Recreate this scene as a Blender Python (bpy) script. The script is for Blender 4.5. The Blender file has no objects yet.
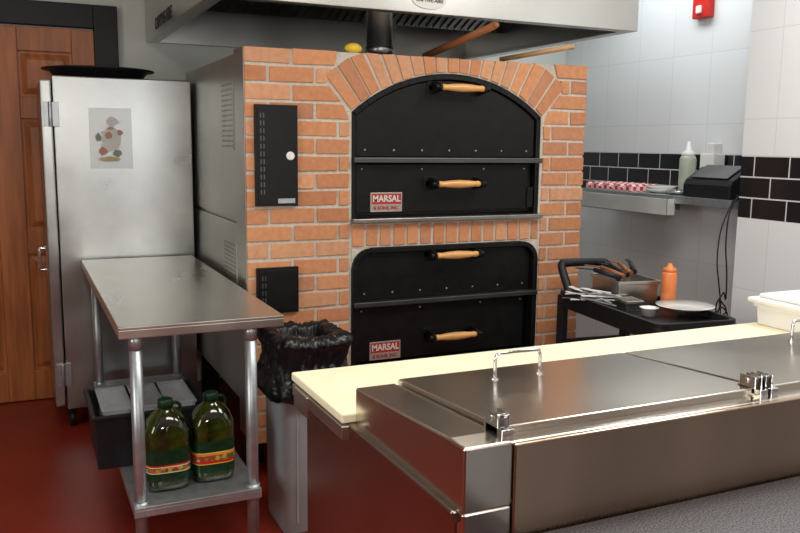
import bpy, bmesh, math, random
from mathutils import Vector, Matrix, noise
random.seed(7)
S=bpy.context.scene
COL=S.collection
# ------------------------------------------------------------------ materials
MATS={}
def mat(name,col,metal=0.0,rough=0.5,var=0.08,scale=12,bump=0.0,stretch=(1,1,1),trans=0,alpha=1,coat=0,rvar=0.06,emit=None,ior=1.45,spec=.5):
    if name in MATS: return MATS[name]
    m=bpy.data.materials.new(name); m.use_nodes=True
    nt=m.node_tree; N=nt.nodes; L=nt.links
    b=N['Principled BSDF']
    tc=N.new('ShaderNodeTexCoord'); mp=N.new('ShaderNodeMapping'); mp.inputs['Scale'].default_value=stretch
    L.new(tc.outputs['Object'],mp.inputs['Vector'])
    n=N.new('ShaderNodeTexNoise'); n.inputs['Scale'].default_value=scale; n.inputs['Detail'].default_value=4
    L.new(mp.outputs[0],n.inputs['Vector'])
    cr=N.new('ShaderNodeValToRGB')
    c0=[max(0,c*(1-var)) for c in col]; c1=[min(1,c*(1+var)) for c in col]
    cr.color_ramp.elements[0].position=.3; cr.color_ramp.elements[0].color=(*c0,1)
    cr.color_ramp.elements[1].position=.7; cr.color_ramp.elements[1].color=(*c1,1)
    L.new(n.outputs['Fac'],cr.inputs['Fac']); L.new(cr.outputs[0],b.inputs['Base Color'])
    mr=N.new('ShaderNodeMapRange'); mr.inputs['To Min'].default_value=max(0,rough-rvar); mr.inputs['To Max'].default_value=rough+rvar
    L.new(n.outputs['Fac'],mr.inputs['Value']); L.new(mr.outputs[0],b.inputs['Roughness'])
    b.inputs['Metallic'].default_value=metal
    b.inputs['IOR'].default_value=ior
    b.inputs['Specular IOR Level'].default_value=spec
    b.inputs['Transmission Weight'].default_value=trans
    b.inputs['Alpha'].default_value=alpha
    b.inputs['Coat Weight'].default_value=coat
    if bump:
        bp=N.new('ShaderNodeBump'); bp.inputs['Strength'].default_value=bump; bp.inputs['Distance'].default_value=0.01
        L.new(n.outputs['Fac'],bp.inputs['Height']); L.new(bp.outputs[0],b.inputs['Normal'])
    MATS[name]=m; return m
steel=mat('brushed_steel',(.56,.55,.52),1,.30,.05,3,.0)
steel_w=mat('steel_side_reflection_tint',(.40,.32,.28),1,.24,.16,2,.03,rvar=.10)  # warm dark base colour paints in brownish reflections on plain stainless
steel_b=mat('steel_panel_reflection_tint',(.54,.40,.29),1,.21,.22,2.2,.035,(1,1,.35),rvar=.10)  # reflected brown surroundings are painted into this steel's base colour
steel_h=mat('brushed_steel_flat',(.66,.61,.53),1,.23,.08,2,.008,rvar=.08)
steel_t=mat('steel_table_top',(.72,.70,.65),1,.30,.12,3,.02,(1,.35,1),rvar=.12)
steel_f=mat('steel_cabinet',(.42,.44,.43),1,.32,.22,3.2,.07,(1,1,1),rvar=.15)
steel_side=mat('steel_oven_side',(.52,.51,.47),1,.36,.14,3,.03)
steel_dark=mat('steel_dark',(.12,.12,.12),1,.45,.15,4)
steel_flue=mat('steel_flue',(.30,.30,.30),1,.35,.15,4)
steel_pan=mat('steel_pan_dull',(.55,.53,.49),1,.33,.12,8)
steel_sill=mat('steel_sill_dull',(.34,.32,.29),1,.33,.15,8)
chrome=mat('chrome',(.75,.75,.75),1,.14,.02,5)
galv=mat('galvanised',(.42,.46,.48),.8,.38,.12,30,.01)
plate_m=mat('plate_metal',(.42,.38,.34),.4,.4,.08,30)
blackm=mat('black_enamel',(.006,.006,.006),0,.40,.3,25,.02,spec=.3)
blackp=mat('black_plastic',(.012,.012,.014),0,.45,.2,40,spec=.35)
blackbag=mat('bag_plastic',(.006,.007,.009),0,.32,.2,20,spec=.5)
wood_g=mat('wood_grip',(.72,.38,.12),0,.4,.15,8,.02,(1,8,8),coat=.3)
wood_d=mat('wood_peel_brown',(.28,.095,.03),0,.5,.25,6,.05,(6,1,6))
wood_l=mat('wood_peel_pale',(.46,.28,.13),0,.5,.2,6,.05,(6,1,6))
wood_door=mat('wood_door_stain',(.40,.135,.042),0,.38,.28,5,.04,(6,6,.6))
cream=mat('cream_board',(.88,.81,.58),0,.45,.04,10,.01)
white_pl=mat('white_plastic',(.80,.80,.78),0,.4,.03,10)
clear_pl=mat('clear_plastic',(.75,.80,.82),0,.25,.05,10,alpha=.30)
grey_pl=mat('grey_plastic',(.38,.42,.44),0,.5,.05,15,.02)
redp=mat('red_paint',(.55,.02,.015),0,.35,.05,10)
redtxt=mat('red_lettering',(.42,.03,.02),0,.5,.05,10)
darktxt=mat('dark_lettering',(.03,.03,.03),0,.5,.05,10)
whitetxt=mat('white_lettering',(.62,.60,.56),0,.5,.03,10)
orange=mat('orange_sauce',(.80,.24,.075),0,.35,.06,10)
oilglass=mat('oil_bottle_green',(.022,.030,.003),0,.10,1.0,14,coat=.8)
greencap=mat('green_cap',(.008,.045,.018),0,.35,.1,10)
darkgreen=mat('label_dark_green',(.006,.034,.013),0,.3,.4,60)
yellowp=mat('yellow_plastic',(.80,.55,.04),0,.4,.05,10)
ceramic=mat('ceramic_white',(.85,.84,.80),0,.2,.02,8,coat=.4)
fade=[mat('faded_ink_white',(.60,.58,.54),0,.5,.05,10,alpha=.6),mat('faded_ink_red',(.40,.13,.10),0,.5,.1,10,alpha=.7),mat('faded_ink_green',(.16,.20,.13),0,.5,.1,10,alpha=.7),mat('faded_ink_yellow',(.45,.34,.16),0,.5,.1,10,alpha=.7),mat('faded_ink_orange',(.42,.22,.13),0,.5,.1,10,alpha=.7)]

def setpos_mat(name,build):
    m=bpy.data.materials.new(name); m.use_nodes=True
    nt=m.node_tree; b=nt.nodes['Principled BSDF']; build(nt,nt.nodes,nt.links,b); return m
def pos_vec(N,L,ax):
    g=N.new('ShaderNodeNewGeometry'); s=N.new('ShaderNodeSeparateXYZ'); L.new(g.outputs['Position'],s.inputs[0])
    c=N.new('ShaderNodeCombineXYZ'); L.new(s.outputs[ax],c.inputs[0]); L.new(s.outputs['Z'],c.inputs[1])
    return c,s
def tile_wall(ax,colr):
    def f(nt,N,L,b):
        c,s=pos_vec(N,L,ax)
        big=N.new('ShaderNodeTexBrick'); big.offset=.0
        big.inputs['Color1'].default_value=(*colr,1); big.inputs['Color2'].default_value=(*[x*.97 for x in colr],1)
        big.inputs['Mortar'].default_value=(*[x*.84 for x in colr],1); big.inputs['Scale'].default_value=1
        big.inputs['Mortar Size'].default_value=.0022; big.inputs['Brick Width'].default_value=.31; big.inputs['Row Height'].default_value=.41
        L.new(c.outputs[0],big.inputs['Vector'])
        mp=N.new('ShaderNodeMapping'); mp.inputs['Location'].default_value=(0,-1.165,0); L.new(c.outputs[0],mp.inputs['Vector'])
        sm=N.new('ShaderNodeTexBrick'); sm.offset=.5
        sm.inputs['Color1'].default_value=(.004,.005,.008,1); sm.inputs['Color2'].default_value=(.009,.010,.014,1)
        sm.inputs['Mortar'].default_value=(.62,.64,.66,1); sm.inputs['Scale'].default_value=1
        sm.inputs['Mortar Size'].default_value=.0035; sm.inputs['Brick Width'].default_value=.2; sm.inputs['Row Height'].default_value=.1
        L.new(mp.outputs[0],sm.inputs['Vector'])
        g1=N.new('ShaderNodeMath'); g1.operation='GREATER_THAN'; g1.inputs[1].default_value=1.165; L.new(s.outputs['Z'],g1.inputs[0])
        g2=N.new('ShaderNodeMath'); g2.operation='LESS_THAN'; g2.inputs[1].default_value=1.468; L.new(s.outputs['Z'],g2.inputs[0])
        mu=N.new('ShaderNodeMath'); mu.operation='MULTIPLY'; L.new(g1.outputs[0],mu.inputs[0]); L.new(g2.outputs[0],mu.inputs[1])
        mx=N.new('ShaderNodeMixRGB'); L.new(mu.outputs[0],mx.inputs['Fac']); L.new(big.outputs['Color'],mx.inputs[1]); L.new(sm.outputs['Color'],mx.inputs[2])
        L.new(mx.outputs[0],b.inputs['Base Color']); b.inputs['Roughness'].default_value=.24
        bp=N.new('ShaderNodeBump'); bp.inputs['Strength'].default_value=.2; bp.inputs['Distance'].default_value=.003; bp.invert=True
        mf=N.new('ShaderNodeMixRGB'); L.new(mu.outputs[0],mf.inputs['Fac']); L.new(big.outputs['Fac'],mf.inputs[1]); L.new(sm.outputs['Fac'],mf.inputs[2])
        L.new(mf.outputs[0],bp.inputs['Height']); L.new(bp.outputs[0],b.inputs['Normal'])
    return f
tile_y=setpos_mat('wall_tile_side',tile_wall('Y',(.79,.82,.83)))
def brickf(nt,N,L,b):
    at=N.new('ShaderNodeAttribute'); at.attribute_name='brick'
    g=N.new('ShaderNodeNewGeometry')
    n=N.new('ShaderNodeTexNoise'); n.inputs['Scale'].default_value=40; n.inputs['Detail'].default_value=6; L.new(g.outputs['Position'],n.inputs['Vector'])
    cr=N.new('ShaderNodeValToRGB'); cr.color_ramp.elements[0].position=.25; cr.color_ramp.elements[0].color=(.86,.83,.81,1)
    cr.color_ramp.elements[1].position=.75; cr.color_ramp.elements[1].color=(1.07,1.09,1.10,1); L.new(n.outputs['Fac'],cr.inputs['Fac'])
    mx=N.new('ShaderNodeMixRGB'); mx.blend_type='MULTIPLY'; mx.inputs['Fac'].default_value=1
    L.new(at.outputs['Color'],mx.inputs[1]); L.new(cr.outputs[0],mx.inputs[2]); L.new(mx.outputs[0],b.inputs['Base Color'])
    b.inputs['Roughness'].default_value=.85
    bp=N.new('ShaderNodeBump'); bp.inputs['Strength'].default_value=.5; bp.inputs['Distance'].default_value=.005
    L.new(n.outputs['Fac'],bp.inputs['Height']); L.new(bp.outputs[0],b.inputs['Normal'])
brickm=setpos_mat('clay_brick',brickf)
mortar=mat('mortar',(.56,.51,.43),0,.9,.12,50,.4)
def lamf(nt,N,L,b):
    g=N.new('ShaderNodeNewGeometry')
    n=N.new('ShaderNodeTexNoise'); n.inputs['Scale'].default_value=300; n.inputs['Detail'].default_value=3; L.new(g.outputs['Position'],n.inputs['Vector'])
    cr=N.new('ShaderNodeValToRGB'); e=cr.color_ramp.elements; e[0].position=.40; e[0].color=(.025,.025,.032,1); e[1].position=.62; e[1].color=(.18,.175,.19,1)
    L.new(n.outputs['Fac'],cr.inputs['Fac'])
    L.new(cr.outputs[0],b.inputs['Base Color']); b.inputs['Roughness'].default_value=.5
lam=setpos_mat('speckled_laminate',lamf)
def labf(nt,N,L,b):
    g=N.new('ShaderNodeNewGeometry')
    v=N.new('ShaderNodeTexVoronoi'); v.inputs['Scale'].default_value=75; L.new(g.outputs['Position'],v.inputs['Vector'])
    cr=N.new('ShaderNodeValToRGB'); cr.color_ramp.interpolation='CONSTANT'; e=cr.color_ramp.elements; e[0].color=(.40,.05,.02,1); e[1].position=.35; e[1].color=(.60,.36,.05,1)
    for p_,c_ in ((.55,(.5,.42,.20,1)),(.65,(.06,.16,.03,1)),(.85,(.5,.14,.03,1))): q=e.new(p_); q.color=c_
    s=N.new('ShaderNodeSeparateColor'); L.new(v.outputs['Color'],s.inputs[0]); L.new(s.outputs[0],cr.inputs['Fac'])
    L.new(cr.outputs[0],b.inputs['Base Color']); b.inputs['Roughness'].default_value=.3
labpic=setpos_mat('label_food_picture',labf)
def floorf(nt,N,L,b):
    g=N.new('ShaderNodeNewGeometry')
    n=N.new('ShaderNodeTexNoise'); n.inputs['Scale'].default_value=3; n.inputs['Detail'].default_value=8; L.new(g.outputs['Position'],n.inputs['Vector'])
    cr=N.new('ShaderNodeValToRGB'); e=cr.color_ramp.elements; e[0].position=.3; e[0].color=(.21,.020,.010,1); e[1].position=.7; e[1].color=(.28,.028,.013,1)
    L.new(n.outputs['Fac'],cr.inputs['Fac']); L.new(cr.outputs[0],b.inputs['Base Color'])
    b.inputs['Roughness'].default_value=.35
    bp=N.new('ShaderNodeBump'); bp.inputs['Strength'].default_value=.08; L.new(n.outputs['Fac'],bp.inputs['Height']); L.new(bp.outputs[0],b.inputs['Normal'])
floorm=setpos_mat('red_floor_paint',floorf)
wall_paint=mat('wall_paint_pale',(.66,.69,.64),0,.6,.04,4)
wall_warm=mat('wall_paint_brown',(.34,.17,.085),0,.7,.25,1.2)
ceilm=mat('ceiling_paint',(.5,.48,.44),0,.8,.03,4)
def checkf(nt,N,L,b):
    g=N.new('ShaderNodeNewGeometry'); c=N.new('ShaderNodeTexChecker'); c.inputs['Scale'].default_value=38
    c.inputs['Color1'].default_value=(.6,.04,.05,1); c.inputs['Color2'].default_value=(.85,.70,.68,1)
    L.new(g.outputs['Position'],c.inputs['Vector']); L.new(c.outputs['Color'],b.inputs['Base Color']); b.inputs['Roughness'].default_value=.7
checkm=setpos_mat('checkered_paper',checkf)

# ------------------------------------------------------------------ builders
ORG={}
def bmn(): return bmesh.new()
def box(bm,x0,x1,y0,y1,z0,z1,mi=0):
    v=[bm.verts.new(p) for p in ((x0,y0,z0),(x1,y0,z0),(x1,y1,z0),(x0,y1,z0),(x0,y0,z1),(x1,y0,z1),(x1,y1,z1),(x0,y1,z1))]
    for q in ((0,3,2,1),(4,5,6,7),(0,1,5,4),(1,2,6,5),(2,3,7,6),(3,0,4,7)):
        f=bm.faces.new([v[i] for i in q]); f.material_index=mi
    return v
def prism(bm,poly,a0,a1,axis='y',mi=0):
    def P(p,a):
        if axis=='y': return (p[0],a,p[1])
        if axis=='x': return (a,p[0],p[1])
        return (p[0],p[1],a)
    A=[bm.verts.new(P(p,a0)) for p in poly]; B=[bm.verts.new(P(p,a1)) for p in poly]
    n=len(poly); fs=[bm.faces.new(A),bm.faces.new(B[::-1])]
    for i in range(n): fs.append(bm.faces.new((A[i],B[i],B[(i+1)%n],A[(i+1)%n])))
    for f in fs: f.material_index=mi
    return fs
def cyl(bm,p0,p1,r0,r1=None,seg=20,mi=0,caps=True):
    r1=r0 if r1 is None else r1
    p0=Vector(p0);p1=Vector(p1); d=(p1-p0).normalized()
    a=d.orthogonal().normalized(); b=d.cross(a)
    A=[];B=[]
    for i in range(seg):
        t=2*math.pi*i/seg; o=a*math.cos(t)+b*math.sin(t)
        A.append(bm.verts.new(p0+o*r0)); B.append(bm.verts.new(p1+o*r1))
    for i in range(seg):
        f=bm.faces.new((A[i],A[(i+1)%seg],B[(i+1)%seg],B[i])); f.smooth=True; f.material_index=mi
    if caps:
        f=bm.faces.new(A[::-1]); f.material_index=mi; f=bm.faces.new(B); f.material_index=mi
def lathe(bm,c,prof,seg=32,mi=0,axis='z',capb=True,capt=True,fn=None,sm=True):
    rings=[]
    for (r,h) in prof:
        ring=[]
        for i in range(seg):
            t=2*math.pi*i/seg; x,y=r*math.cos(t),r*math.sin(t)
            if fn: x,y,h2=fn(t,r,h)
            else: h2=h
            p=(c[0]+x,c[1]+y,c[2]+h2) if axis=='z' else (c[0]+h2,c[1]+x,c[2]+y)
            ring.append(bm.verts.new(p))
        rings.append(ring)
    for a,b in zip(rings,rings[1:]):
        for i in range(seg):
            f=bm.faces.new((a[i],a[(i+1)%seg],b[(i+1)%seg],b[i])); f.smooth=sm; f.material_index=mi
    if capb: f=bm.faces.new(rings[0][::-1]); f.material_index=mi
    if capt: f=bm.faces.new(rings[-1]); f.material_index=mi
def tube(bm,pts,r,seg=10,mi=0,sub=6):
    P=[Vector(p) for p in pts]
    if sub>1 and len(P)>2:
        Q=[]
        for i in range(len(P)-1):
            p0=P[max(i-1,0)];p1=P[i];p2=P[i+1];p3=P[min(i+2,len(P)-1)]
            for k in range(sub):
                t=k/sub
                Q.append(.5*((2*p1)+(-p0+p2)*t+(2*p0-5*p1+4*p2-p3)*t*t+(-p0+3*p1-3*p2+p3)*t**3))
        Q.append(P[-1]); P=Q
    rings=[]
    up=None
    for i,p in enumerate(P):
        d=(P[min(i+1,len(P)-1)]-P[max(i-1,0)]).normalized()
        if up is None: up=d.orthogonal().normalized()
        up=(up-d*up.dot(d)).normalized(); b=d.cross(up)
        rings.append([bm.verts.new(p+(up*math.cos(2*math.pi*k/seg)+b*math.sin(2*math.pi*k/seg))*r) for k in range(seg)])
    for a,b in zip(rings,rings[1:]):
        for i in range(seg):
            f=bm.faces.new((a[i],a[(i+1)%seg],b[(i+1)%seg],b[i])); f.smooth=True; f.material_index=mi
    f=bm.faces.new(rings[0][::-1]); f.material_index=mi; f=bm.faces.new(rings[-1]); f.material_index=mi
def arc(cx,cz,R,a0,a1,n):
    return [(cx+R*math.sin(math.radians(a0+(a1-a0)*i/n)),cz+R*math.cos(math.radians(a0+(a1-a0)*i/n))) for i in range(n+1)]
def rrect(x0,x1,z0,z1,rt,rb=0.0,n=6):
    P=[]
    def corner(cx,cz,r,a0):
        if r<=0: P.append((cx,cz)); return
        for i in range(n+1):
            t=math.radians(a0+90*i/n); P.append((cx+r*math.cos(t),cz+r*math.sin(t)))
    corner(x1-rb,z0+rb,rb,-90); corner(x1-rt,z1-rt,rt,0); corner(x0+rt,z1-rt,rt,90); corner(x0+rb,z0+rb,rb,180)
    return P
def part(name,bm,mats,parent=None,bevel=0,label=None,seg=2,smooth=False):
    if not isinstance(mats,(list,tuple)): mats=[mats]
    bmesh.ops.recalc_face_normals(bm,faces=bm.faces)
    me=bpy.data.meshes.new(name)
    xs=[v.co for v in bm.verts]
    lo=Vector([min(c[i] for c in xs) for i in range(3)]); hi=Vector([max(c[i] for c in xs) for i in range(3)])
    c=(lo+hi)/2
    if parent is None: c.z=lo.z
    for v in bm.verts: v.co-=c
    if smooth:
        for f in bm.faces: f.smooth=True
    bm.to_mesh(me); bm.free()
    for m in mats: me.materials.append(m)
    o=bpy.data.objects.new(name,me); COL.objects.link(o)
    if parent is not None:
        o.parent=parent; o.location=c-ORG[parent.name]
    else: o.location=c
    ORG[o.name]=c
    if bevel:
        md=o.modifiers.new('bevel','BEVEL'); md.width=bevel; md.segments=seg; md.limit_method='ANGLE'; md.angle_limit=math.radians(35)
    if label: o['label']=label
    return o
def root(name,loc,label,cat,group=None):
    o=bpy.data.objects.new(name,None); COL.objects.link(o); o.empty_display_size=.1
    o.location=loc; ORG[o.name]=Vector(loc); tag(o,label,cat,group); return o
def tag(o,label,cat,group=None):
    o['label']=label; o['category']=cat
    if group: o['group']=group
    return o
def struct(o,label=None):
    o['kind']='structure'
    if label: o['label']=label
    return o
def text_bm(s,size,M,ext=.0015,align='CENTER',bold=0):
    cu=bpy.data.curves.new('t','FONT'); cu.body=s; cu.size=size; cu.extrude=ext; cu.align_x=align; cu.align_y='CENTER'; cu.resolution_u=3; cu.offset=bold
    o=bpy.data.objects.new('t',cu); COL.objects.link(o)
    bpy.context.view_layer.update()
    me=bpy.data.meshes.new_from_object(o.evaluated_get(bpy.context.evaluated_depsgraph_get()))
    bpy.data.objects.remove(o); bpy.data.curves.remove(cu)
    bm=bmn(); bm.from_mesh(me); bpy.data.meshes.remove(me)
    bm.transform(M); return bm
def MX(x,y,z,rx=90,ry=0,rz=0,sx=1,sy=1):
    from mathutils import Euler
    return Matrix.Translation((x,y,z))@Euler((math.radians(rx),math.radians(ry),math.radians(rz))).to_matrix().to_4x4()@Matrix.Diagonal((sx,sy,1,1))

# ------------------------------------------------------------------ room
def room(name,b,m,label):
    bm=bmn(); box(bm,*b); o=part(name,bm,m); struct(o,label); return o
room('floor',(-2.1,4.0,-2.1,5.3,-.1,0),floorm,'glossy red painted kitchen floor')
room('ceiling',(-2.1,4.0,-2.1,5.3,2.75,2.85),ceilm,'plain white ceiling')
room('wall_back',(-2.1,3.9,5.15,5.3,0,2.75),wall_paint,'pale painted wall')
room('wall_left',(-2.1,-2.0,-2.0,5.15,0,2.75),wall_warm,'brown painted side wall')
room('wall_front',(-2.1,3.3,-2.1,-2.0,0,2.75),wall_warm,'brown painted wall')
room('wall_right',(3.7,3.9,2.98,5.15,0,2.75),tile_y,'white tiled wall with black tile band')
room('wall_column',(3.2,3.9,-2.0,2.98,0,2.75),tile_y,'white tiled wall with black tile band')
bm=bmn(); dx0,dx1=-.50,.43; y=5.115
box(bm,dx0,dx1,y+.01,5.149,.005,2.12)
cols=[(-.40,-.11),(.03,.31)]; rws=[(.18,.86),(1.0,1.62),(1.74,1.99)]
xs=[dx0]+[c for q in cols for c in q]+[dx1]
for i in (0,2,4): box(bm,xs[i],xs[i+1],y-.012,y+.012,.005,2.12)
zs=[.005]+[c for q in rws for c in q]+[2.12]
def frustum(bm,x0,x1,z0,z1,yb,yf,ins):
    a=[(x0,yb,z0),(x1,yb,z0),(x1,yb,z1),(x0,yb,z1)]; b=[(x0+ins,yf,z0+ins),(x1-ins,yf,z0+ins),(x1-ins,yf,z1-ins),(x0+ins,yf,z1-ins)]
    A=[bm.verts.new(p) for p in a]; B=[bm.verts.new(p) for p in b]
    bm.faces.new(A); bm.faces.new(B)
    for i in range(4): bm.faces.new((A[i],A[(i+1)%4],B[(i+1)%4],B[i]))
for c in cols:
    for i in (0,2,4,6): box(bm,c[0],c[1],y-.0118,y+.012,zs[i],zs[i+1])
    for r in rws: frustum(bm,c[0]+.012,c[1]-.012,r[0]+.012,r[1]-.012,y+.011,y-.008,.035)
d=part('door_1',bm,wood_door,bevel=.004); struct(d,'stained wooden door with raised panels')
bm=bmn(); box(bm,.43,.56,5.09,5.149,0,2.26); box(bm,-.63,-.50,5.09,5.149,0,2.26); box(bm,-.50,.43,5.09,5.149,2.13,2.26)
struct(part('trim_1',bm,blackp,bevel=.004),'black door casing')

# ------------------------------------------------------------------ pizza oven
OX0,OX1,OY=.87,2.60,3.43
oven=root('pizza_oven',(1.73,3.9,0),'double-deck pizza oven with orange brick front and black arched doors','oven')
AC=(1.8425,1.064); RI=.761; RO=.955; AS=40.8
bm=bmn(); cl=bm.loops.layers.float_color.new('brick')
pal=[(.60,.27,.125),(.62,.285,.135),(.57,.25,.115),(.61,.275,.13),(.53,.225,.105),(.63,.32,.17),(.60,.31,.17),(.51,.23,.12),(.58,.26,.125)]
def setc(fs):
    c=random.choice(pal); k=random.uniform(.92,1.08)
    for f in fs:
        for l in f.loops: l[cl]=(c[0]*k,c[1]*k,c[2]*k,1)
def brick(poly):
    j=random.uniform(-.003,.002); poly=[(p[0]+random.uniform(-.0025,.0025),p[1]+random.uniform(-.002,.002)) for p in poly]
    setc(prism(bm,poly,OY+j,OY+.05,'y',0))
XL,XR,G=1.345,2.34,.0135
BL=.195
def xl(z):
    if z<=1.64: return XL
    if z<1.79: return XL+(1.2165-XL)*(z-1.64)/.15
    return AC[0]-math.sqrt(max(0,RO*RO-(z-AC[1])**2))
def xr(z): return 2*AC[0]-xl(z)
CH=.075
k=0; ztop=1.895
while ztop-k*CH>.2:
    z1=ztop-k*CH; z0=z1-CH+G
    ea,eb=xl(z0)-G,xl(z1)-G
    x=OX0-( .105 if k%2 else 0)
    while x<max(ea,eb):
        a0=max(x,OX0); b0=min(x+BL,ea); b1=min(x+BL,eb)
        if ea-b0<.05 and b0<ea: b0=ea
        if eb-b1<.05 and b1<eb: b1=eb
        if b0-a0>.012 and b1-a0>.012: brick([(a0,z0),(b0,z0),(b1,z1),(a0,z1)])
        adv=max(b0,b1)
        x=x+BL+G
        if adv>=max(ea,eb)-.001: break
    ea,eb=xr(z0)+G,xr(z1)+G
    x=OX1+( .105 if k%2 else 0)
    while x>min(ea,eb):
        a0=min(x,OX1); b0=max(x-BL,ea); b1=max(x-BL,eb)
        if b0-ea<.05: b0=ea
        if b1-eb<.05: b1=eb
        if a0-b0>.012 and a0-b1>.012: brick([(b0,z0),(a0,z0),(a0,z1),(b1,z1)])
        x=x-BL-G
        if min(b0,b1)<=min(ea,eb)+.001: break
    if z1<.46:
        x=XL
        while x<XR: brick([(x,z0),(min(x+BL,XR-G),z0),(min(x+BL,XR-G),z1),(x,z1)]); x+=BL+G
    k+=1
n=19
for i in range(n):
    g=.66
    a0=-AS+2*AS*i/n+g*.5; a1=-AS+2*AS*(i+1)/n-g*.5
    pi=[(AC[0]+(RI+.006)*math.sin(math.radians(a)),AC[1]+(RI+.006)*math.cos(math.radians(a))) for a in (a0,a1)]
    po=[]
    for a in (a1,a0):
        ro=min(RO,(1.895-AC[1])/math.cos(math.radians(a)))
        po.append((AC[0]+ro*math.sin(math.radians(a)),AC[1]+ro*math.cos(math.radians(a))))
    brick(pi+po)
x=XL+.004
while x<XR-.03:
    brick([(x,1.045),(min(x+.054,XR),1.045),(min(x+.054,XR),1.138),(x,1.138)]); x+=.068
yb0,yb1=OY+.006,OY+.14
prism(bm,[(OX0+.002,.2),(XL,.2),(XL,1.64),(OX0+.002,1.64)],yb0,yb1,'y',1)
prism(bm,[(XR,.2),(OX1-.002,.2),(OX1-.002,1.64),(XR,1.64)],yb0,yb1,'y',1)
prism(bm,[(OX0+.002,1.64)]+arc(AC[0],AC[1],RI,-AS,AS,24)+[(OX1-.002,1.64),(OX1-.002,1.893),(OX0+.002,1.893)],yb0,yb1,'y',1)
prism(bm,[(XL,1.035),(XR,1.035),(XR,1.148),(XL,1.148)],yb0,yb1,'y',1)
for sx in (1,-1):
    cxx=XL if sx>0 else XR
    pts=[(cxx,1.035)]+[(cxx+sx*(.09-.09*math.cos(math.radians(t))),.943+.09*math.sin(math.radians(t))) for t in range(0,91,15)]
    prism(bm,pts,yb0-.005,yb1,'y',1)
prism(bm,[(XL,.2),(XR,.2),(XR,.47),(XL,.47)],yb0,yb1,'y',1)
part('brick_facade',bm,[brickm,mortar],oven,bevel=.0045,seg=1,label='orange clay brick front with arch')
bm=bmn()
box(bm,.872,2.598,3.572,4.75,1.16,1.88); box(bm,.872,2.598,3.572,4.75,.34,1.145); box(bm,.885,2.585,3.58,4.74,1.145,1.16)
box(bm,.865,.872,3.44,3.60,.2,1.895)
part('oven_body',bm,steel_side,oven,bevel=.004,label='stainless steel oven side and top')
for (xx,yy) in ((.95,3.7),(2.52,3.7),(.95,4.65),(2.52,4.65)):
    bm=bmn(); box(bm,xx-.04,xx+.04,yy-.04,yy+.04,0,.34); part('leg',bm,blackm,oven)
def vent(y0,y1,z0,z1):
    bm=bmn(); box(bm,.862,.873,y0,y1,z0,z1)
    ny=9; nz=13
    for i in range(ny):
        for j in range(nz):
            yy=y0+(y1-y0)*(i+.7)/(ny+.4); zz=z0+(z1-z0)*(j+.7)/(nz+.4)
            box(bm,.8612,.864,yy-.004,yy+.004,zz-.004,zz+.004,1)
    part('side_vent',bm,[steel_side,steel_dark],oven,label='perforated vent panel')
vent(3.62,3.84,1.47,1.77); vent(3.60,3.84,.80,1.06)

def grip(parent,cx,z,y):
    bm=bmn()
    box(bm,cx-.14,cx+.14,y-.003,y+.004,z-.012,z+.012)
    for sx in (-1,1):
        prism(bm,[(y+.004,z-.030),(y-.070,z-.020),(y-.088,z-.008),(y-.088,z+.008),(y-.070,z+.020),(y+.004,z+.030)],cx+sx*.118-.006,cx+sx*.118+.006,'x')
        box(bm,cx+sx*.115-.035,cx+sx*.115+.035,y-.003,y+.004,z-.032,z+.032)
        cyl(bm,(cx+sx*.122,y-.07,z),(cx+sx*.140,y-.07,z),.014)
    hb=part('handle',bm,blackm,parent,bevel=.001)
    bm=bmn(); lathe(bm,(cx,y-.07,z),[(.011,-.112),(.015,-.100),(.013,-.085),(.017,-.05),(.0195,0),(.017,.05),(.013,.085),(.015,.100),(.011,.112)],24,axis='x')
    part('wooden_grip',bm,wood_g,hb,label='turned light wood grip')
def rivets(bm,xs,z,y,mi=1):
    for x in xs: cyl(bm,(x,y+.002,z),(x,y-.003,z),.0055,.004,10,mi)
def nameplate(parent,x0,x1,z0,z1,y):
    bm=bmn(); box(bm,x0,x1,y-.003,y,z0,z1); p=part('nameplate',bm,plate_m,parent,bevel=.001,label='dull silver nameplate with red band and lettering')
    cx=(x0+x1)/2; h=z1-z0
    bm=bmn(); box(bm,x0+.006,x1-.006,y-.0038,y-.002,z0+h*.40,z1-.006); part('red_band',bm,redtxt,p)
    t=text_bm('MARSAL',.041,MX(cx,y-.0045,z0+h*.67,sx=.92),bold=.0012,ext=.001); part('lettering',t,whitetxt,p)
    t=text_bm('& SONS, INC.',.022,MX(cx,y-.004,z0+h*.20),bold=.0005,ext=.001); part('lettering',t,redtxt,p)
bm=bmn()
prism(bm,[(XL,1.15),(XR,1.15)]+arc(AC[0],AC[1],RI-.001,AS,-AS,24),3.50,3.56)
o_=arc(AC[0],AC[1],RI-.001,-AS,AS,24); i_=arc(AC[0],AC[1],RI-.026,-AS,AS,24)
for a in range(24): prism(bm,[o_[a],o_[a+1],i_[a+1],i_[a]],3.438,3.51)
box(bm,XL,XL+.022,3.438,3.51,1.15,1.64); box(bm,XR-.022,XR,3.438,3.51,1.15,1.64)
part('upper_frame',bm,blackm,oven,bevel=.002,seg=1)
def arch_flap(z0):
    xi0,xi1=XL+.028,XR-.028; R=RI-.03
    a=math.degrees(math.asin((xi1-AC[0])/R))
    return [(xi0,z0),(xi1,z0)]+arc(AC[0],AC[1],R,a,-a,24)
bm=bmn(); prism(bm,arch_flap(1.445),3.452,3.50)
rivets(bm,[XL+.07+i*(XR-XL-.14)/6 for i in range(7)],1.475,3.452)
d=part('arched_door',bm,[blackm,galv],oven,bevel=.003,label='black arched upper door')
grip(d,1.87,1.760,3.452)
bm=bmn(); box(bm,XL+.005,XR-.005,3.405,3.50,1.418,1.442)
part('door_ledge',bm,steel_dark,oven,bevel=.003)
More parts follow.
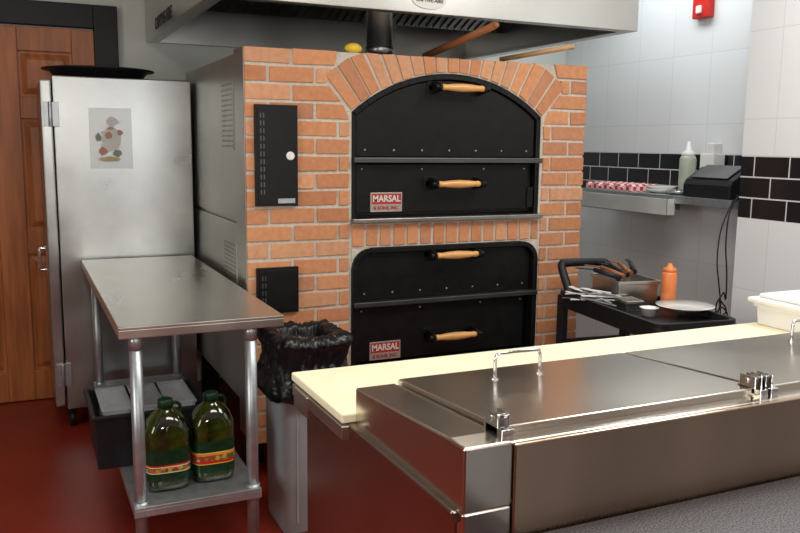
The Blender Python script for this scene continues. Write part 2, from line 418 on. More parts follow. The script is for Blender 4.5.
bm=bmn(); box(bm,XL+.028,XR-.06,3.450,3.50,1.195,1.412); box(bm,XL+.028,XR-.028,3.47,3.50,1.18,1.415)
box(bm,XR-.062,XR-.03,3.44,3.50,1.20,1.30)
rivets(bm,[1.40,1.70,2.03,2.26],1.39,3.45)
d=part('lower_door',bm,[blackm,galv],oven,bevel=.003,label='black drop-down oven door')
grip(d,1.86,1.322,3.450); nameplate(d,1.442,1.600,1.196,1.284,3.450)
bm=bmn(); box(bm,XL-.005,XR+.005,3.395,3.50,1.15,1.170)
part('door_sill',bm,steel_sill,oven,bevel=.003,label='steel sill')
bm=bmn(); prism(bm,rrect(XL,XR,.47,1.033,.09),3.50,3.56)
O=rrect(XL,XR,.47,1.033,.09); I=rrect(XL+.024,XR-.024,.49,1.012,.07)
for a in range(len(O)): 
    b=(a+1)%len(O); prism(bm,[O[a],O[b],I[b],I[a]],3.42,3.51)
part('lower_frame',bm,blackm,oven,bevel=.002,seg=1)
bm=bmn(); prism(bm,rrect(XL+.03,XR-.03,.79,1.008,.06),3.452,3.50)
rivets(bm,[XL+.07+i*(XR-XL-.14)/6 for i in range(7)],.82,3.452)
d=part('arched_door',bm,[blackm,galv],oven,bevel=.003,label='black upper door of bottom deck')
grip(d,1.86,.990,3.452)
bm=bmn(); box(bm,XL+.005,XR-.005,3.405,3.50,.765,.788); part('door_ledge',bm,steel_dark,oven,bevel=.003)
bm=bmn(); box(bm,XL+.028,XR-.06,3.450,3.50,.50,.76); rivets(bm,[1.40,1.70,2.03,2.26],.74,3.45)
d=part('lower_door',bm,[blackm,galv],oven,bevel=.003)
grip(d,1.86,.60,3.450); nameplate(d,1.442,1.600,.503,.590,3.450)
def cab(z0,z1,knob):
    bm=bmn(); box(bm,.905,1.09,3.412,3.432,z0,z1,0); box(bm,.915,1.08,3.408,3.414,z0+.01,z1-.01,0)
    for j in range(int((z1-z0-.06)/.032)):
        zz=z1-.045-j*.032
        if zz<z0+.03: break
        for xx in (.925,.938,): box(bm,xx,xx+.006,3.4065,3.4085,zz-.010,zz+.010,1)
    d=part('control_panel_door',bm,[blackm,steel_dark],oven,bevel=.002,label='black slotted control panel')
    if knob:
        bm=bmn(); cyl(bm,(1.055,3.408,(z0+z1)/2),(1.055,3.400,(z0+z1)/2),.019,.017,24); box(bm,1.050,1.060,3.394,3.401,(z0+z1)/2-.012,(z0+z1)/2+.012)
        part('lock',bm,ceramic,d,label='round white lock')
        bm=bmn(); box(bm,1.0,1.075,3.406,3.409,z0+.012,z0+.032); part('sticker',bm,galv,d)
cab(1.235,1.66,True); cab(.77,.97,False)

# ------------------------------------------------------------------ exhaust hood
HZ=2.075
hood=root('exhaust_hood',(1.83,4.2,2.08),'long stainless steel exhaust hood hung above the brick oven','range hood')
bm=bmn()
box(bm,.72,2.86,3.38,3.40,HZ,2.745); box(bm,.72,.74,3.40,5.14,HZ,2.745); box(bm,2.84,2.86,3.40,5.14,HZ,2.745)
box(bm,.74,2.84,5.12,5.14,HZ,2.745)
box(bm,.74,2.84,3.40,3.44,HZ,HZ+.02); box(bm,.74,.79,3.44,5.12,HZ,HZ+.02); box(bm,2.79,2.84,3.44,5.12,HZ,HZ+.02)
part('hood_shell',bm,steel,hood,bevel=.003)
bm=bmn(); box(bm,.741,2.839,3.402,5.118,2.70,2.73)
prism(bm,[(3.6,2.62),(4.6,2.20),(4.62,2.23),(3.62,2.65)],.75,2.83,'x')
for i in range(42): 
    xx=.78+i*.048; prism(bm,[(3.62,2.60),(4.58,2.197),(4.59,2.21),(3.63,2.615)],xx,xx+.02,'x')
part('grease_filter',bm,steel_flue,hood,label='baffle grease filters, hood shade painted in')  # stainless in a darker tone, painting in the shade inside the hood
bm=bmn(); lathe(bm,(1.61,3.75,0),[(.062,1.882),(.062,2.69)],28)
for zz in (1.93,2.3): lathe(bm,(1.61,3.75,0),[(.062,zz),(.067,zz+.005),(.067,zz+.03),(.062,zz+.035)],28,capb=False,capt=False)
part('flue_pipe',bm,steel_flue,hood,label='steel grey round flue pipe')
t=text_bm('CAPTIVE-AIRE',.085,MX(.7175,4.50,2.128,90,0,-90),bold=.001,ext=.001); part('maker_lettering',t,darktxt,hood)
bm=bmn(); lathe(bm,(0,0,0),[(.085,-.002),(.085,.002)],32); bm.transform(MX(1.69,3.378,2.13,90,0,0,1,.42)); b_=part('maker_badge',bm,ceramic,hood,label='oval silver badge')
t=text_bm('CAPTIVE-AIRE',.022,MX(1.69,3.375,2.13)); part('badge_lettering',t,darktxt,b_)

def peel(pe,pi,m,lab,r,zb,bl=.42):
    R_=root('pizza_peel',((pe[0]+pi[0])/2,(pe[1]+pi[1])/2,1.9),lab,'pizza peel','pizza peels on the oven')
    bm=bmn(); cyl(bm,pe,pi,r,r*1.0,16); lathe(bm,pe,[(r*.6,-.012),(r,0),(r*.6,.012)],16) ; part('handle',bm,m,R_)
    bm=bmn(); dv=(Vector(pi)-Vector(pe)); dv.z=0; dv.normalize(); n_=Vector((-dv.y,dv.x,0)); p=Vector(pi)-dv*.03
    pts=[p+n_*.02,p+dv*.06+n_*.13,p+dv*(bl-.04)+n_*.15,p+dv*bl+n_*.12,p+dv*bl-n_*.12,p+dv*(bl-.04)-n_*.15,p+dv*.06-n_*.13,p-n_*.02]
    prism(bm,[(q.x,q.y) for q in pts],zb,zb+.011,'z'); part('blade',bm,m,R_,bevel=.002)
peel((1.925,3.20,2.02),(1.82,3.68,1.925),wood_d,'brown wooden pizza peel lying on top of the oven',.016,1.901)
peel((2.40,3.29,1.965),(2.21,3.62,1.925),wood_l,'pale wooden pizza peel lying on top of the oven',.012,1.901,.35)
bm=bmn(); lathe(bm,(1.385,3.52,1.921),[(.003,-.042),(.012,-.036),(.022,-.02),(.026,0),(.022,.02),(.012,.036),(.003,.042)],20,axis='x')
tag(part('lemon',bm,yellowp),'small yellow lemon on top of the oven','lemon')

# ------------------------------------------------------------------ refrigerator
fr=root('reach_in_refrigerator',(.5,4.85,0),'tall stainless steel reach-in refrigerator seen from its side','refrigerator')
bm=bmn(); box(bm,.175,.85,4.5,5.08,.11,1.82); part('cabinet',bm,steel_f,fr,bevel=.006)
bm=bmn(); box(bm,.118,.170,4.495,5.08,.13,1.80); d=part('door',bm,steel_f,fr,bevel=.008)
bm=bmn(); tube(bm,[(.118,4.53,.96),(.085,4.53,.96),(.078,4.53,.95),(.078,4.53,.86),(.085,4.53,.85),(.118,4.53,.85)],.009,sub=3); box(bm,.108,.12,4.515,4.545,.83,.98); part('door_handle',bm,chrome,d,label='chrome handle')
for zz in (.30,1.63):
    bm=bmn(); box(bm,.13,.20,4.485,4.502,zz-.06,zz+.06); cyl(bm,(.16,4.482,zz-.06),(.16,4.482,zz+.06),.010); part('hinge',bm,galv,fr,bevel=.002)
for xx,yy in ((.2,4.57),(.78,4.57),(.2,5.0),(.78,5.0)):
    bm=bmn(); cyl(bm,(xx-.015,yy,.045),(xx+.015,yy,.045),.045); box(bm,xx-.025,xx+.025,yy-.02,yy+.02,.07,.11); part('caster',bm,blackp,fr)
ps=root('poster',(.44,4.497,1.36),'clear plastic sheet with a small food picture taped to the refrigerator','poster')
bm=bmn(); g_=[[bm.verts.new((.338+.207*i/14,4.4935+.0045*noise.noise(Vector((i*.6,j*.6,3))),1.362+.306*j/20)) for i in range(15)] for j in range(21)]
for j in range(20):
    for i in range(14): bm.faces.new((g_[j][i],g_[j][i+1],g_[j+1][i+1],g_[j+1][i]))
part('plastic_sheet',bm,clear_pl,ps,smooth=True)
bm=bmn()
def blob(bm,cx,cz,r,mi,y=4.4945,sx=1,sz=1,ph=0):
    n_=22; f=bm.faces.new([bm.verts.new((cx+r*sx*math.cos(2*math.pi*i/n_)*(1+.2*math.sin(3*i+ph)),y-.006,cz+r*sz*math.sin(2*math.pi*i/n_)*(1+.15*math.cos(5*i+ph)))) for i in range(n_)]); f.material_index=mi
blob(bm,.44,1.51,.050,0,4.4948,1,1.3); blob(bm,.45,1.60,.030,0,4.4946,1,.8,2); blob(bm,.40,1.45,.020,1,4.4944,1,1,1); blob(bm,.47,1.44,.022,2,4.4943,1,.8,3); blob(bm,.485,1.545,.014,1,4.4942,1,1,2); blob(bm,.43,1.41,.045,3,4.4941,1.2,.3); blob(bm,.43,1.53,.018,4,4.4940); blob(bm,.38,1.52,.014,2,4.4939,1,1.5); blob(bm,.44,1.565,.012,4,4.4938,1.4,.6)
part('food_picture',bm,fade,ps)
bm=bmn(); lathe(bm,(.42,4.78,1.82),[(.20,0),(.215,.004),(.25,.045),(.285,.05),(.285,.056),(.24,.056),(.20,.02),(.02,.018)],48)
tag(part('pizza_pan',bm,blackp),'large round black pan lying on top of the refrigerator','pan')

# ------------------------------------------------------------------ steel work table
tb=root('work_table',(.55,3.6,0),'stainless steel work table with galvanised legs and undershelf','table')
bm=bmn()
tx0,tx1,ty=.270,.828,2.765
box(bm,tx0,tx1,ty,4.46,.888,.90); box(bm,tx0,tx1,ty,ty+.008,.860,.89); box(bm,tx0,tx0+.008,ty+.008,4.46,.860,.89); box(bm,tx1-.008,tx1,ty+.008,4.46,.860,.89); box(bm,tx0+.008,tx1-.008,4.452,4.46,.860,.89)
part('table_top',bm,steel_t,tb,bevel=.003)
ZU=.272
bm=bmn(); box(bm,.300,.740,ty,4.40,ZU-.012,ZU); box(bm,.300,.740,ty,ty+.006,ZU-.036,ZU-.01); box(bm,.300,.306,ty+.006,4.40,ZU-.036,ZU-.01); box(bm,.734,.740,ty+.006,4.40,ZU-.036,ZU-.01)
part('undershelf',bm,galv,tb,bevel=.002)
for xx,yy in ((.326,ty+.035),(.716,ty+.035),(.326,4.36),(.716,4.36)):
    bm=bmn(); cyl(bm,(xx,yy,.03),(xx,yy,.889),.021,seg=24); cyl(bm,(xx,yy,.815),(xx,yy,.87),.023,seg=24); cyl(bm,(xx,yy,ZU-.05),(xx,yy,ZU+.01),.025,seg=24)
    lathe(bm,(xx,yy,0),[(.012,0),(.02,.006),(.018,.035)],20); part('leg',bm,galv,tb)

def jug(cx,cy,lab,labm):
    R_=root('oil_bottle',(cx,cy,ZU),lab,'bottle','oil bottles on the undershelf')
    def sq(t,r,h):
        c,s=math.cos(t),math.sin(t); k=(abs(c)**4+abs(s)**4)**(-1/4) if h<.22 else 1+((abs(c)**4+abs(s)**4)**(-1/4)-1)*max(0,1-(h-.22)/.04)
        return r*c*k,r*s*k*.9,h
    Z=ZU+.0005
    prof=[(.060,0),(.073,.008),(.076,.03),(.074,.05),(.076,.06),(.076,.165),(.074,.173),(.076,.181),(.076,.215),(.066,.248),(.046,.272),(.030,.283),(.024,.296)]
    bm=bmn(); lathe(bm,(cx,cy,Z),prof,40,fn=sq); part('bottle_body',bm,oilglass,R_)
    bm=bmn(); lathe(bm,(cx,cy,Z),[(.027,.293),(.027,.318),(.024,.322)],24); part('bottle_cap',bm,greencap,R_)
    bm=bmn(); tube(bm,[(cx+.018,cy+.02,Z+.28),(cx+.035,cy+.03,Z+.295),(cx+.055,cy+.035,Z+.285),(cx+.058,cy+.035,Z+.26),(cx+.05,cy+.03,Z+.24)],.006,sub=4); part('bottle_handle',bm,greencap,R_)
    z=.040
    bm=bmn()
    for h,mi in labm:
        lathe(bm,(cx,cy,Z),[(.0775,z),(.0775,z+h)],40,mi,fn=sq,capb=False,capt=False); z+=h
    part('bottle_label',bm,[darkgreen,redp,orange,yellowp,cream,labpic],R_,label='printed colour label')
jug(.436,2.93,'dark green oil jug with green, cream and red printed label',[(.030,0),(.003,4),(.018,5),(.003,4),(.006,1),(.055,0)])
jug(.602,2.95,'dark green oil jug with orange and yellow picture label',[(.030,0),(.003,3),(.010,1),(.020,5),(.008,2),(.004,3),(.040,0)])
def tub(bm,x0,x1,y0,y1,z0,z1,t=.006,fl=.02,mi=0):
    a=[(x0+fl,y0+fl),(x1-fl,y0+fl),(x1-fl,y1-fl),(x0+fl,y1-fl)]; b=[(x0,y0),(x1,y0),(x1,y1),(x0,y1)]
    def q(L1,z,ins): 
        cx=(x0+x1)/2; cy=(y0+y1)/2
        return [bm.verts.new((p[0]+(ins if p[0]<cx else -ins),p[1]+(ins if p[1]<cy else -ins),z)) for p in L1]
    k=min(.012,fl*.6)
    rings=[q(a,z0,0),q(b,z1-.015,k),q(b,z1-.015,0),q(b,z1,0),q(b,z1,t+k),q(a,z0+t,t)]
    for r0,r1 in zip(rings,rings[1:]):
        for i in range(4): f=bm.faces.new((r0[i],r0[(i+1)%4],r1[(i+1)%4],r1[i])); f.material_index=mi
    bm.faces.new(rings[0][::-1]).material_index=mi; bm.faces.new(rings[-1]).material_index=mi
bm=bmn(); tub(bm,.20,.64,3.14,3.54,ZU+.001,.485)
tag(part('storage_tub',bm,blackp,bevel=.004),'black plastic bus tub on the table undershelf','tub')
for i,(x0,x1,y0,y1) in enumerate(((.240,.355,3.19,3.48),(.365,.475,3.19,3.48),(.485,.595,3.19,3.48))):
    R_=root('food_container',((x0+x1)/2,(y0+y1)/2,.5),'small translucent plastic container in the black tub','food container','translucent containers in the tub')
    bm=bmn(); tub(bm,x0+.006,x1-.006,y0,y1,.285,.490,.002,.01); part('container_body',bm,clear_pl,R_)
    bm=bmn(); box(bm,x0,x1,y0-.01,y1+.01,.490,.498); part('container_lid',bm,clear_pl,R_,bevel=.002)

# ------------------------------------------------------------------ trash can and bag
TC=(.985,3.03)
def rib(t,r,h):
    k=(abs(math.cos(t))**9+abs(math.sin(t))**9)**(-1/9); rr=r*k
    return rr*math.cos(t),rr*math.sin(t)*1.15,h
bm=bmn(); lathe(bm,(TC[0],TC[1],0),[(.116,0),(.120,.01),(.126,.68),(.128,.71),(.120,.71),(.112,.03),(.02,.02)],80,fn=rib)
box(bm,TC[0]-.075,TC[0]-.069,TC[1]-.146,TC[1]-.134,.05,.60)
tag(part('trash_can',bm,grey_pl),'light grey rectangular trash can beside the brick oven','trash can')
bm=bmn()
def wr(t,r,h):
    c,s=math.cos(t),math.sin(t)
    n1=noise.noise(Vector((c*2.2,s*2.2,h*5)))
    q=Vector((c*4.2,s*4.2,h*8+.6*noise.noise(Vector((c*3,s*3,h*4)))))
    d_,_p=noise.voronoi(q); v=min(.6,d_[1]-d_[0])
    q2=Vector((c*10,s*10,h*22)); d2,_p=noise.voronoi(q2); v2=min(.5,d2[1]-d2[0])
    kk=(abs(c)**6+abs(s)**6)**(-1/6)
    e=.013*n1+.020*v+.012*v2; hh=h+(.022*n1+.018*(v-.3)+.010*(v2-.25))*(1 if h<.68 or h>.75 else .5)
    rr=max(.002,r*kk+e*min(1,r/.08))
    return rr*c,rr*s*1.12,hh
prof=[]
for i in range(34):
    s=i/33; prof.append((.148+.010*math.sin(s*7)-.001*s,.53+s*.225))
for i in range(1,9): a=math.pi*i/9; prof.append((.115+.034*math.cos(a),.757+.026*math.sin(a)))
for i in range(12): s=i/11; prof.append((.080-.05*s,.753-.03*math.sin(s*6)-.05*s))
prof.append((.01,.69))
lathe(bm,(TC[0],TC[1],0),prof,200,fn=wr,capb=False)
tag(part('trash_bag',bm,blackbag),'crumpled shiny black trash bag lining the can','trash bag')

# ------------------------------------------------------------------ prep table
pt=root('prep_table',(1.6,1.5,0),'stainless steel refrigerated pizza prep table with hinged lids','prep table')
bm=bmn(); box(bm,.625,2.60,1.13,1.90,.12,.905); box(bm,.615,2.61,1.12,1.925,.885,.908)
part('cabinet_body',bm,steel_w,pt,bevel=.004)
bm=bmn(); box(bm,.598,.616,1.58,1.93,.875,.905); box(bm,.592,.600,1.80,1.90,.855,.905); part('board_bracket',bm,steel,pt,bevel=.002)
railp=[(1.115,.905),(1.115,1.012),(1.145,1.013),(1.575,.985),(1.575,.905)]
bm=bmn(); prism(bm,railp,.722,2.60,'x'); part('topping_rail',bm,steel_h,pt,bevel=.004)
bm=bmn(); prism(bm,[(1.105,.905),(1.105,1.018),(1.16,1.018),(1.578,.988),(1.578,.905)],.628,.720,'x'); box(bm,.628,.720,1.105,1.128,.10,.906); part('rail_end_cap',bm,steel_h,pt,bevel=.004)
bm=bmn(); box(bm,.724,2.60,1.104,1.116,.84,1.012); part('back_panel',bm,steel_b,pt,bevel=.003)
for i,(x0,x1) in enumerate(((.726,1.330),(1.339,1.960))):
    bm=bmn(); prism(bm,[(1.150,1.010),(1.150,1.027),(1.570,.999),(1.578,.992),(1.578,.980),(1.574,.980)],x0,x1,'x')
    l=part('lid',bm,steel_h,pt,bevel=.003,label='hinged stainless steel lid')
    hx=x0+.18 if i==0 else 1.80
    zb=1.005
    bm=bmn(); tube(bm,[(hx,1.47,zb),(hx,1.47,zb+.042),(hx+.003,1.47,zb+.051),(hx+.012,1.47,zb+.055),(hx+.102,1.47,zb+.055),(hx+.111,1.47,zb+.051),(hx+.114,1.47,zb+.042),(hx+.114,1.47,zb)],.0038,sub=2)
    for q in (hx,hx+.114): cyl(bm,(q,1.47,zb-.002),(q,1.47,zb+.004),.008)
    part('lid_handle',bm,chrome,l,label='chrome wire handle')
    for q in ((x0-.012,x0+.012),(x1-.020,x1+.0)) if i==0 else ((x0,x0+.020),(x1-.020,x1+.008)):
        bm=bmn(); box(bm,q[0],q[1],1.130,1.190,1.012,1.028); box(bm,q[0],q[0]+.003,1.145,1.185,1.015,1.050); box(bm,q[1]-.003,q[1],1.145,1.185,1.015,1.050); cyl(bm,(q[0]-.003,1.165,1.040),(q[1]+.003,1.165,1.040),.005)
        part('hinge',bm,chrome,l,bevel=.0012)
bm=bmn(); box(bm,.66,2.5,1.18,1.86,0,.12)
part('toe_base',bm,blackp,pt)
bm=bmn(); box(bm,.600,2.65,1.585,1.945,.909,.930); tag(part('cutting_board',bm,cream,bevel=.004),'long cream cutting board along the prep table','cutting board')
sc=root('service_counter',(1.8,.8,0),'speckled grey laminate counter against the prep table','counter')
bm=bmn(); box(bm,.745,2.9,.30,1.100,.815,.85); part('countertop',bm,lam,sc,bevel=.004)
bm=bmn(); box(bm,.80,2.9,.36,1.09,0,.815); part('counter_base',bm,lam,sc)
R_=root('food_storage_box',(2.37,1.85,.93),'white plastic food storage box with lid on the cutting board','storage box')
bm=bmn(); tub(bm,2.17,2.62,1.70,1.93,.931,1.005,.004,.012); part('box_body',bm,white_pl,R_,bevel=.003)
bm=bmn(); box(bm,2.155,2.635,1.685,1.945,1.003,1.020); box(bm,2.18,2.61,1.71,1.92,1.020,1.034); part('box_lid',bm,white_pl,R_,bevel=.006)

# ------------------------------------------------------------------ utility cart
cart=root('utility_cart',(2.54,2.885,0),'black plastic utility cart holding pans, plate and sauce bottle','cart')
cx,cy=2.54,2.885; hw,hl=.20,.42
def tray(z,name):
    bm=bmn()
    def ring(w,l,zz,r=.05):
        return [bm.verts.new((p[0],p[1],zz)) for p in [(cx+a,cy+b) for a,b in rrect(-w,w,-l,l,r,r,5)]]
    rs=[ring(hw-.02,hl-.02,z-.085),ring(hw,hl,z-.075),ring(hw,hl,z),ring(hw-.018,hl-.018,z),ring(hw-.022,hl-.022,z-.03)]
    for a,b in zip(rs,rs[1:]):
        for i in range(len(a)): bm.faces.new((a[i],a[(i+1)%len(a)],b[(i+1)%len(a)],b[i]))
    bm.faces.new(rs[0][::-1]); bm.faces.new(rs[-1]); part(name,bm,blackp,cart,bevel=.003)
tray(.80,'tray'); tray(.30,'tray'); tray(.55,'tray')
for sx in (-1,1):
    for sy in (-1,1):
        bm=bmn(); box(bm,cx+sx*(hw-.02)-.02,cx+sx*(hw-.02)+.02,cy+sy*(hl-.03)-.025,cy+sy*(hl-.03)+.025,.12,.78); part('post',bm,blackp,cart,bevel=.008)
        bm=bmn(); cyl(bm,(cx+sx*(hw-.03)-.012,cy+sy*(hl-.05),.055),(cx+sx*(hw-.03)+.012,cy+sy*(hl-.05),.055),.055,seg=24); box(bm,cx+sx*(hw-.03)-.02,cx+sx*(hw-.03)+.02,cy+sy*(hl-.05)-.02,cy+sy*(hl-.05)+.02,.09,.14); part('caster',bm,blackp,cart)
w2=.085
bm=bmn(); tube(bm,[(cx-hw+.02,cy+hl-.10,.79),(cx-hw+.012,cy+hl-.05,.87),(cx-hw+.012,cy+hl-.02,.920),(cx-hw+.04,cy+hl-.01,.932),(cx+w2-.06,cy+hl-.01,.932),(cx+w2-.02,cy+hl-.02,.920),(cx+w2,cy+hl-.05,.87),(cx+w2,cy+hl-.10,.79)],.020,sub=5); part('push_handle',bm,blackp,cart)
cart.rotation_euler=(0,0,math.radians(-7))
ZT=.771
def pan(c,w,l,h,rz,m,lab,name='steam_pan'):
    bm=bmn(); tub(bm,-w/2,w/2,-l/2,l/2,0,h,.002,.010); bm.transform(Matrix.Translation(c)@Matrix.Rotation(math.radians(rz),4,'Z'))
    return tag(part(name,bm,m,bevel=.002),lab,'pan','steel pans on the cart')
pan((2.615,3.09,ZT),.22,.27,.115,-10,steel_pan,'deep stainless steel pan on the black cart')
pan((2.485,2.90,ZT),.09,.11,.05,-12,steel_pan,'small stainless steel pan on the black cart')
bx,by=2.695,2.88
R_=root('squeeze_bottle',(bx,by,ZT),'orange sauce squeeze bottle standing on the cart','squeeze bottle')
bm=bmn(); lathe(bm,(bx,by,ZT),[(.028,0),(.034,.006),(.034,.055),(.031,.07),(.034,.085),(.034,.155),(.029,.168)],24)
part('bottle_body',bm,orange,R_); bm=bmn(); lathe(bm,(bx,by,ZT),[(.030,.166),(.030,.182),(.014,.190),(.008,.205)],24); part('nozzle_cap',bm,orange,R_)
bm=bmn(); lathe(bm,(2.625,2.70,.80),[(.06,0),(.07,.002),(.122,.018),(.125,.021),(.07,.008),(.005,.007)],48); tag(part('plate',bm,ceramic),'round white plate on the cart','plate')
bm=bmn(); lathe(bm,(2.48,2.76,ZT),[(.028,0),(.038,.036),(.044,.038),(.036,.034),(.022,.006),(.003,.005)],28); tag(part('ramekin',bm,ceramic),'small white ramekin on the cart','ramekin')
for i in range(12):
    bm=bmn()
    box(bm,-.007,.007,-.085,.03,0,.003)
    prism(bm,[(-.006,.03),(.006,.03),(.013,.045),(.013,.055),(-.013,.055),(-.013,.045)],0,.003,'z')
    for k_ in range(4): box(bm,-.013+k_*.007,-.008+k_*.007,.053,.088,0,.003)
    bm.transform(Matrix.Translation((2.405+random.uniform(-.03,.03),3.06+random.uniform(-.09,.09),ZT+.016+.0045*i))@Matrix.Rotation(random.uniform(-.5,.5)+.6,4,'Z')@Matrix.Rotation(random.uniform(-.12,.2),4,'X'))
    tag(part('fork',bm,white_pl if i%3 else galv),'light coloured fork lying on the cart','fork','cutlery on the cart')
for i in range(5):
    bm=bmn(); cyl(bm,(0,0,0),(.0,.13,.03),.013,.010,14); box(bm,-.008,.008,.13,.22,.028,.032)
    bm.transform(Matrix.Translation((2.54+.030*i,3.03+.012*i,.893+.004*i))@Matrix.Rotation(.6-.28*i,4,'Z'))
    tag(part('serving_utensil',bm,[blackp,wood_d][i%2]),'utensil with dark handle lying across the steel pan','utensil','utensils on the steel pan')

# ------------------------------------------------------------------ wall shelf and goods
sh=root('wall_shelf',(3.5,3.8,1.1),'stainless steel wall shelf with hanging rail below the black tiles','shelf')
bm=bmn(); box(bm,3.35,3.70,3.17,4.45,1.222,1.232); box(bm,3.35,3.356,3.17,4.45,1.19,1.225); box(bm,3.356,3.70,3.17,3.176,1.19,1.225)
part('shelf_board',bm,galv,sh,bevel=.002)
bm=bmn(); box(bm,3.30,3.36,3.58,4.44,1.12,1.126); box(bm,3.30,3.306,3.58,4.44,1.12,1.215); box(bm,3.30,3.36,3.58,3.586,1.12,1.215); box(bm,3.30,3.36,4.434,4.44,1.12,1.215)
part('hanging_rail',bm,mat('pale_metal',(.72,.72,.70),.3,.4,.04,10),sh,bevel=.002)
for yy in (3.3,3.9,4.35):
    bm=bmn(); prism(bm,[(3.40,1.222),(3.70,1.222),(3.70,1.12),(3.69,1.12)],yy,yy+.005,'y'); part('bracket',bm,galv,sh)
ZS=1.233
bm=bmn(); 
for i in range(20):
    y0=3.98+i*.022; h0=.03+.015*math.sin(i*1.3); h1=.03+.015*math.sin((i+1)*1.3)
    prism(bm,[(y0,ZS),(y0+.022,ZS),(y0+.022,ZS+h1),(y0,ZS+h0)],3.38,3.60,'x')
tag(part('checkered_paper',bm,checkm),'pile of red and white checkered deli paper on the shelf','paper')
for i,(x_,y_,r_,z_) in enumerate(((3.49,3.84,.095,0),(3.49,3.84,.092,.018),(3.45,3.655,.075,0))):
    bm=bmn(); lathe(bm,(x_,y_,ZS+z_),[(r_*.6,0),(r_,.02),(r_,.024),(r_*.6,.012),(.004,.012)],32); tag(part('plate',bm,ceramic if i<2 else chrome),'white plate on the wall shelf' if i<2 else 'small round steel dish on the wall shelf','plate','plates on the shelf')
R_=root('squeeze_bottle',(3.57,3.72,ZS),'clear squeeze bottle standing on the wall shelf','squeeze bottle')
bm=bmn(); lathe(bm,(3.57,3.72,ZS),[(.044,0),(.048,.006),(.048,.20),(.040,.22)],28); part('bottle_body',bm,mat('clear_green_bottle',(.40,.44,.36),0,.3,.1,10),R_)
bm=bmn(); lathe(bm,(3.57,3.72,ZS),[(.038,.218),(.038,.24),(.016,.255),(.007,.305)],28); part('nozzle_cap',bm,white_pl,R_)
bm=bmn(); box(bm,3.60,3.69,3.555,3.66,ZS,1.47); box(bm,3.61,3.68,3.57,3.62,1.47,1.53); tag(part('paper_box',bm,white_pl,bevel=.006),'white carton standing behind the printer on the shelf','carton')
R_=root('receipt_printer',(3.48,3.38,ZS),'black receipt printer on the wall shelf','printer')
bm=bmn(); prism(bm,[(3.37,ZS),(3.60,ZS),(3.60,ZS+.155),(3.50,ZS+.165),(3.39,ZS+.10),(3.37,ZS+.07)],3.20,3.54,'y'); part('printer_body',bm,blackp,R_,bevel=.008)
bm=bmn(); prism(bm,[(3.388,ZS+.104),(3.50,ZS+.169),(3.50,ZS+.176),(3.386,ZS+.11)],3.24,3.50,'y'); part('printer_cover',bm,steel_dark,R_,bevel=.002)
def cord(pts):
    bm=bmn(); tube(bm,pts,.0038,sub=6,seg=8); tag(part('power_cord',bm,blackp),'thin black power cord hanging tangled below the shelf','cord','cords below the shelf')
coil=[(3.215+(.030+.012*math.sin(t*2.3))*math.cos(t*.9),3.06+.01*math.sin(t*1.7),.74-.006*t+(.045+.015*math.cos(t*1.3))*math.sin(t*.9)) for t in range(0,24)]
cord([(3.42,3.21,1.26),(3.34,3.12,1.25),(3.26,3.09,1.17),(3.235,3.075,1.02),(3.25,3.07,.87)]+coil)
cord([(3.44,3.21,1.25),(3.32,3.14,1.21),(3.23,3.11,1.08),(3.20,3.09,.93),(3.22,3.085,.80),(3.24,3.085,.66),(3.22,3.08,.3),(3.25,3.08,.02)])
R_=root('fire_alarm',(3.66,3.79,2.24),'red fire alarm horn strobe on the tiled wall','fire alarm')
bm=bmn(); box(bm,3.655,3.70,3.72,3.85,2.25,2.42); part('alarm_body',bm,redp,R_,bevel=.006)
bm=bmn(); box(bm,3.640,3.657,3.77,3.81,2.275,2.32); part('strobe_lens',bm,white_pl,R_,bevel=.006)
t=text_bm('FIRE',.035,MX(3.6545,3.785,2.385,90,0,-90)); part('lettering',t,whitetxt,R_)

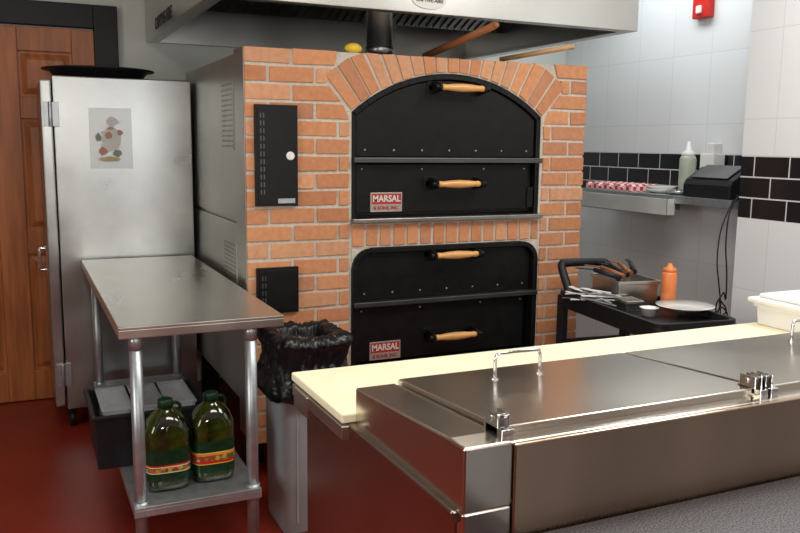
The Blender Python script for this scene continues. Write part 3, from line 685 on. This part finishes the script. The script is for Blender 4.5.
# ------------------------------------------------------------------ camera
a=math.radians(24.8);p=math.radians(8.4);r=math.radians(0.65)
F=Vector((math.sin(a)*math.cos(p),math.cos(a)*math.cos(p),-math.sin(p))); R0=Vector((math.cos(a),-math.sin(a),0)); U0=R0.cross(F)
Rv=R0*math.cos(r)+U0*math.sin(r); Uv=U0*math.cos(r)-R0*math.sin(r)
cd=bpy.data.cameras.new('camera'); cam=bpy.data.objects.new('camera',cd); COL.objects.link(cam)
M=Matrix(((Rv.x,Uv.x,-F.x,0),(Rv.y,Uv.y,-F.y,0),(Rv.z,Uv.z,-F.z,1.5),(0,0,0,1)))
cam.matrix_world=M; cd.sensor_width=36; cd.lens=36*825/800; cd.clip_start=.05
S.camera=cam
# ------------------------------------------------------------------ lights
def area(name,loc,rot,sx,sy,pw,col):
    l=bpy.data.lights.new(name,'AREA'); l.shape='RECTANGLE'; l.size=sx; l.size_y=sy; l.energy=pw; l.color=col
    o=bpy.data.objects.new(name,l); o.location=loc; o.rotation_euler=[math.radians(q) for q in rot]; COL.objects.link(o)
area('ceiling_and_fill_light',(1.2,1.5,2.72),(0,0,0),1.2,.5,26,(1,.95,.86))
area('ceiling_and_fill_light',(-.2,2.9,2.72),(0,0,0),.5,1.2,12,(1,.96,.88))
area('ceiling_and_fill_light',(3.3,3.9,2.72),(0,0,0),.3,1.2,11,(.93,.97,1))  # added fill light that brightens the recessed wall beside the hood
area('ceiling_and_fill_light',(2.5,2.0,2.72),(0,0,0),.6,1.0,24,(1,.99,.96))
area('window_and_fill_light',(1.6,-1.9,1.7),(90,0,0),1.4,1.1,24,(.97,.97,1))
area('window_and_fill_light',(-1.9,1.3,1.7),(90,0,-90),1.0,1.3,36,(.97,.98,1))  # added fill, not a known window; lights the column and left-facing steel
area('camera_flash',(.12,-.05,1.75),(82,0,-25),.16,.10,11,(1,.95,.88))
w=bpy.data.worlds.new('world'); S.world=w; w.use_nodes=True; w.node_tree.nodes['Background'].inputs[0].default_value=(.5,.55,.6,1); w.node_tree.nodes['Background'].inputs[1].default_value=.3
S.view_settings.view_transform='Standard'
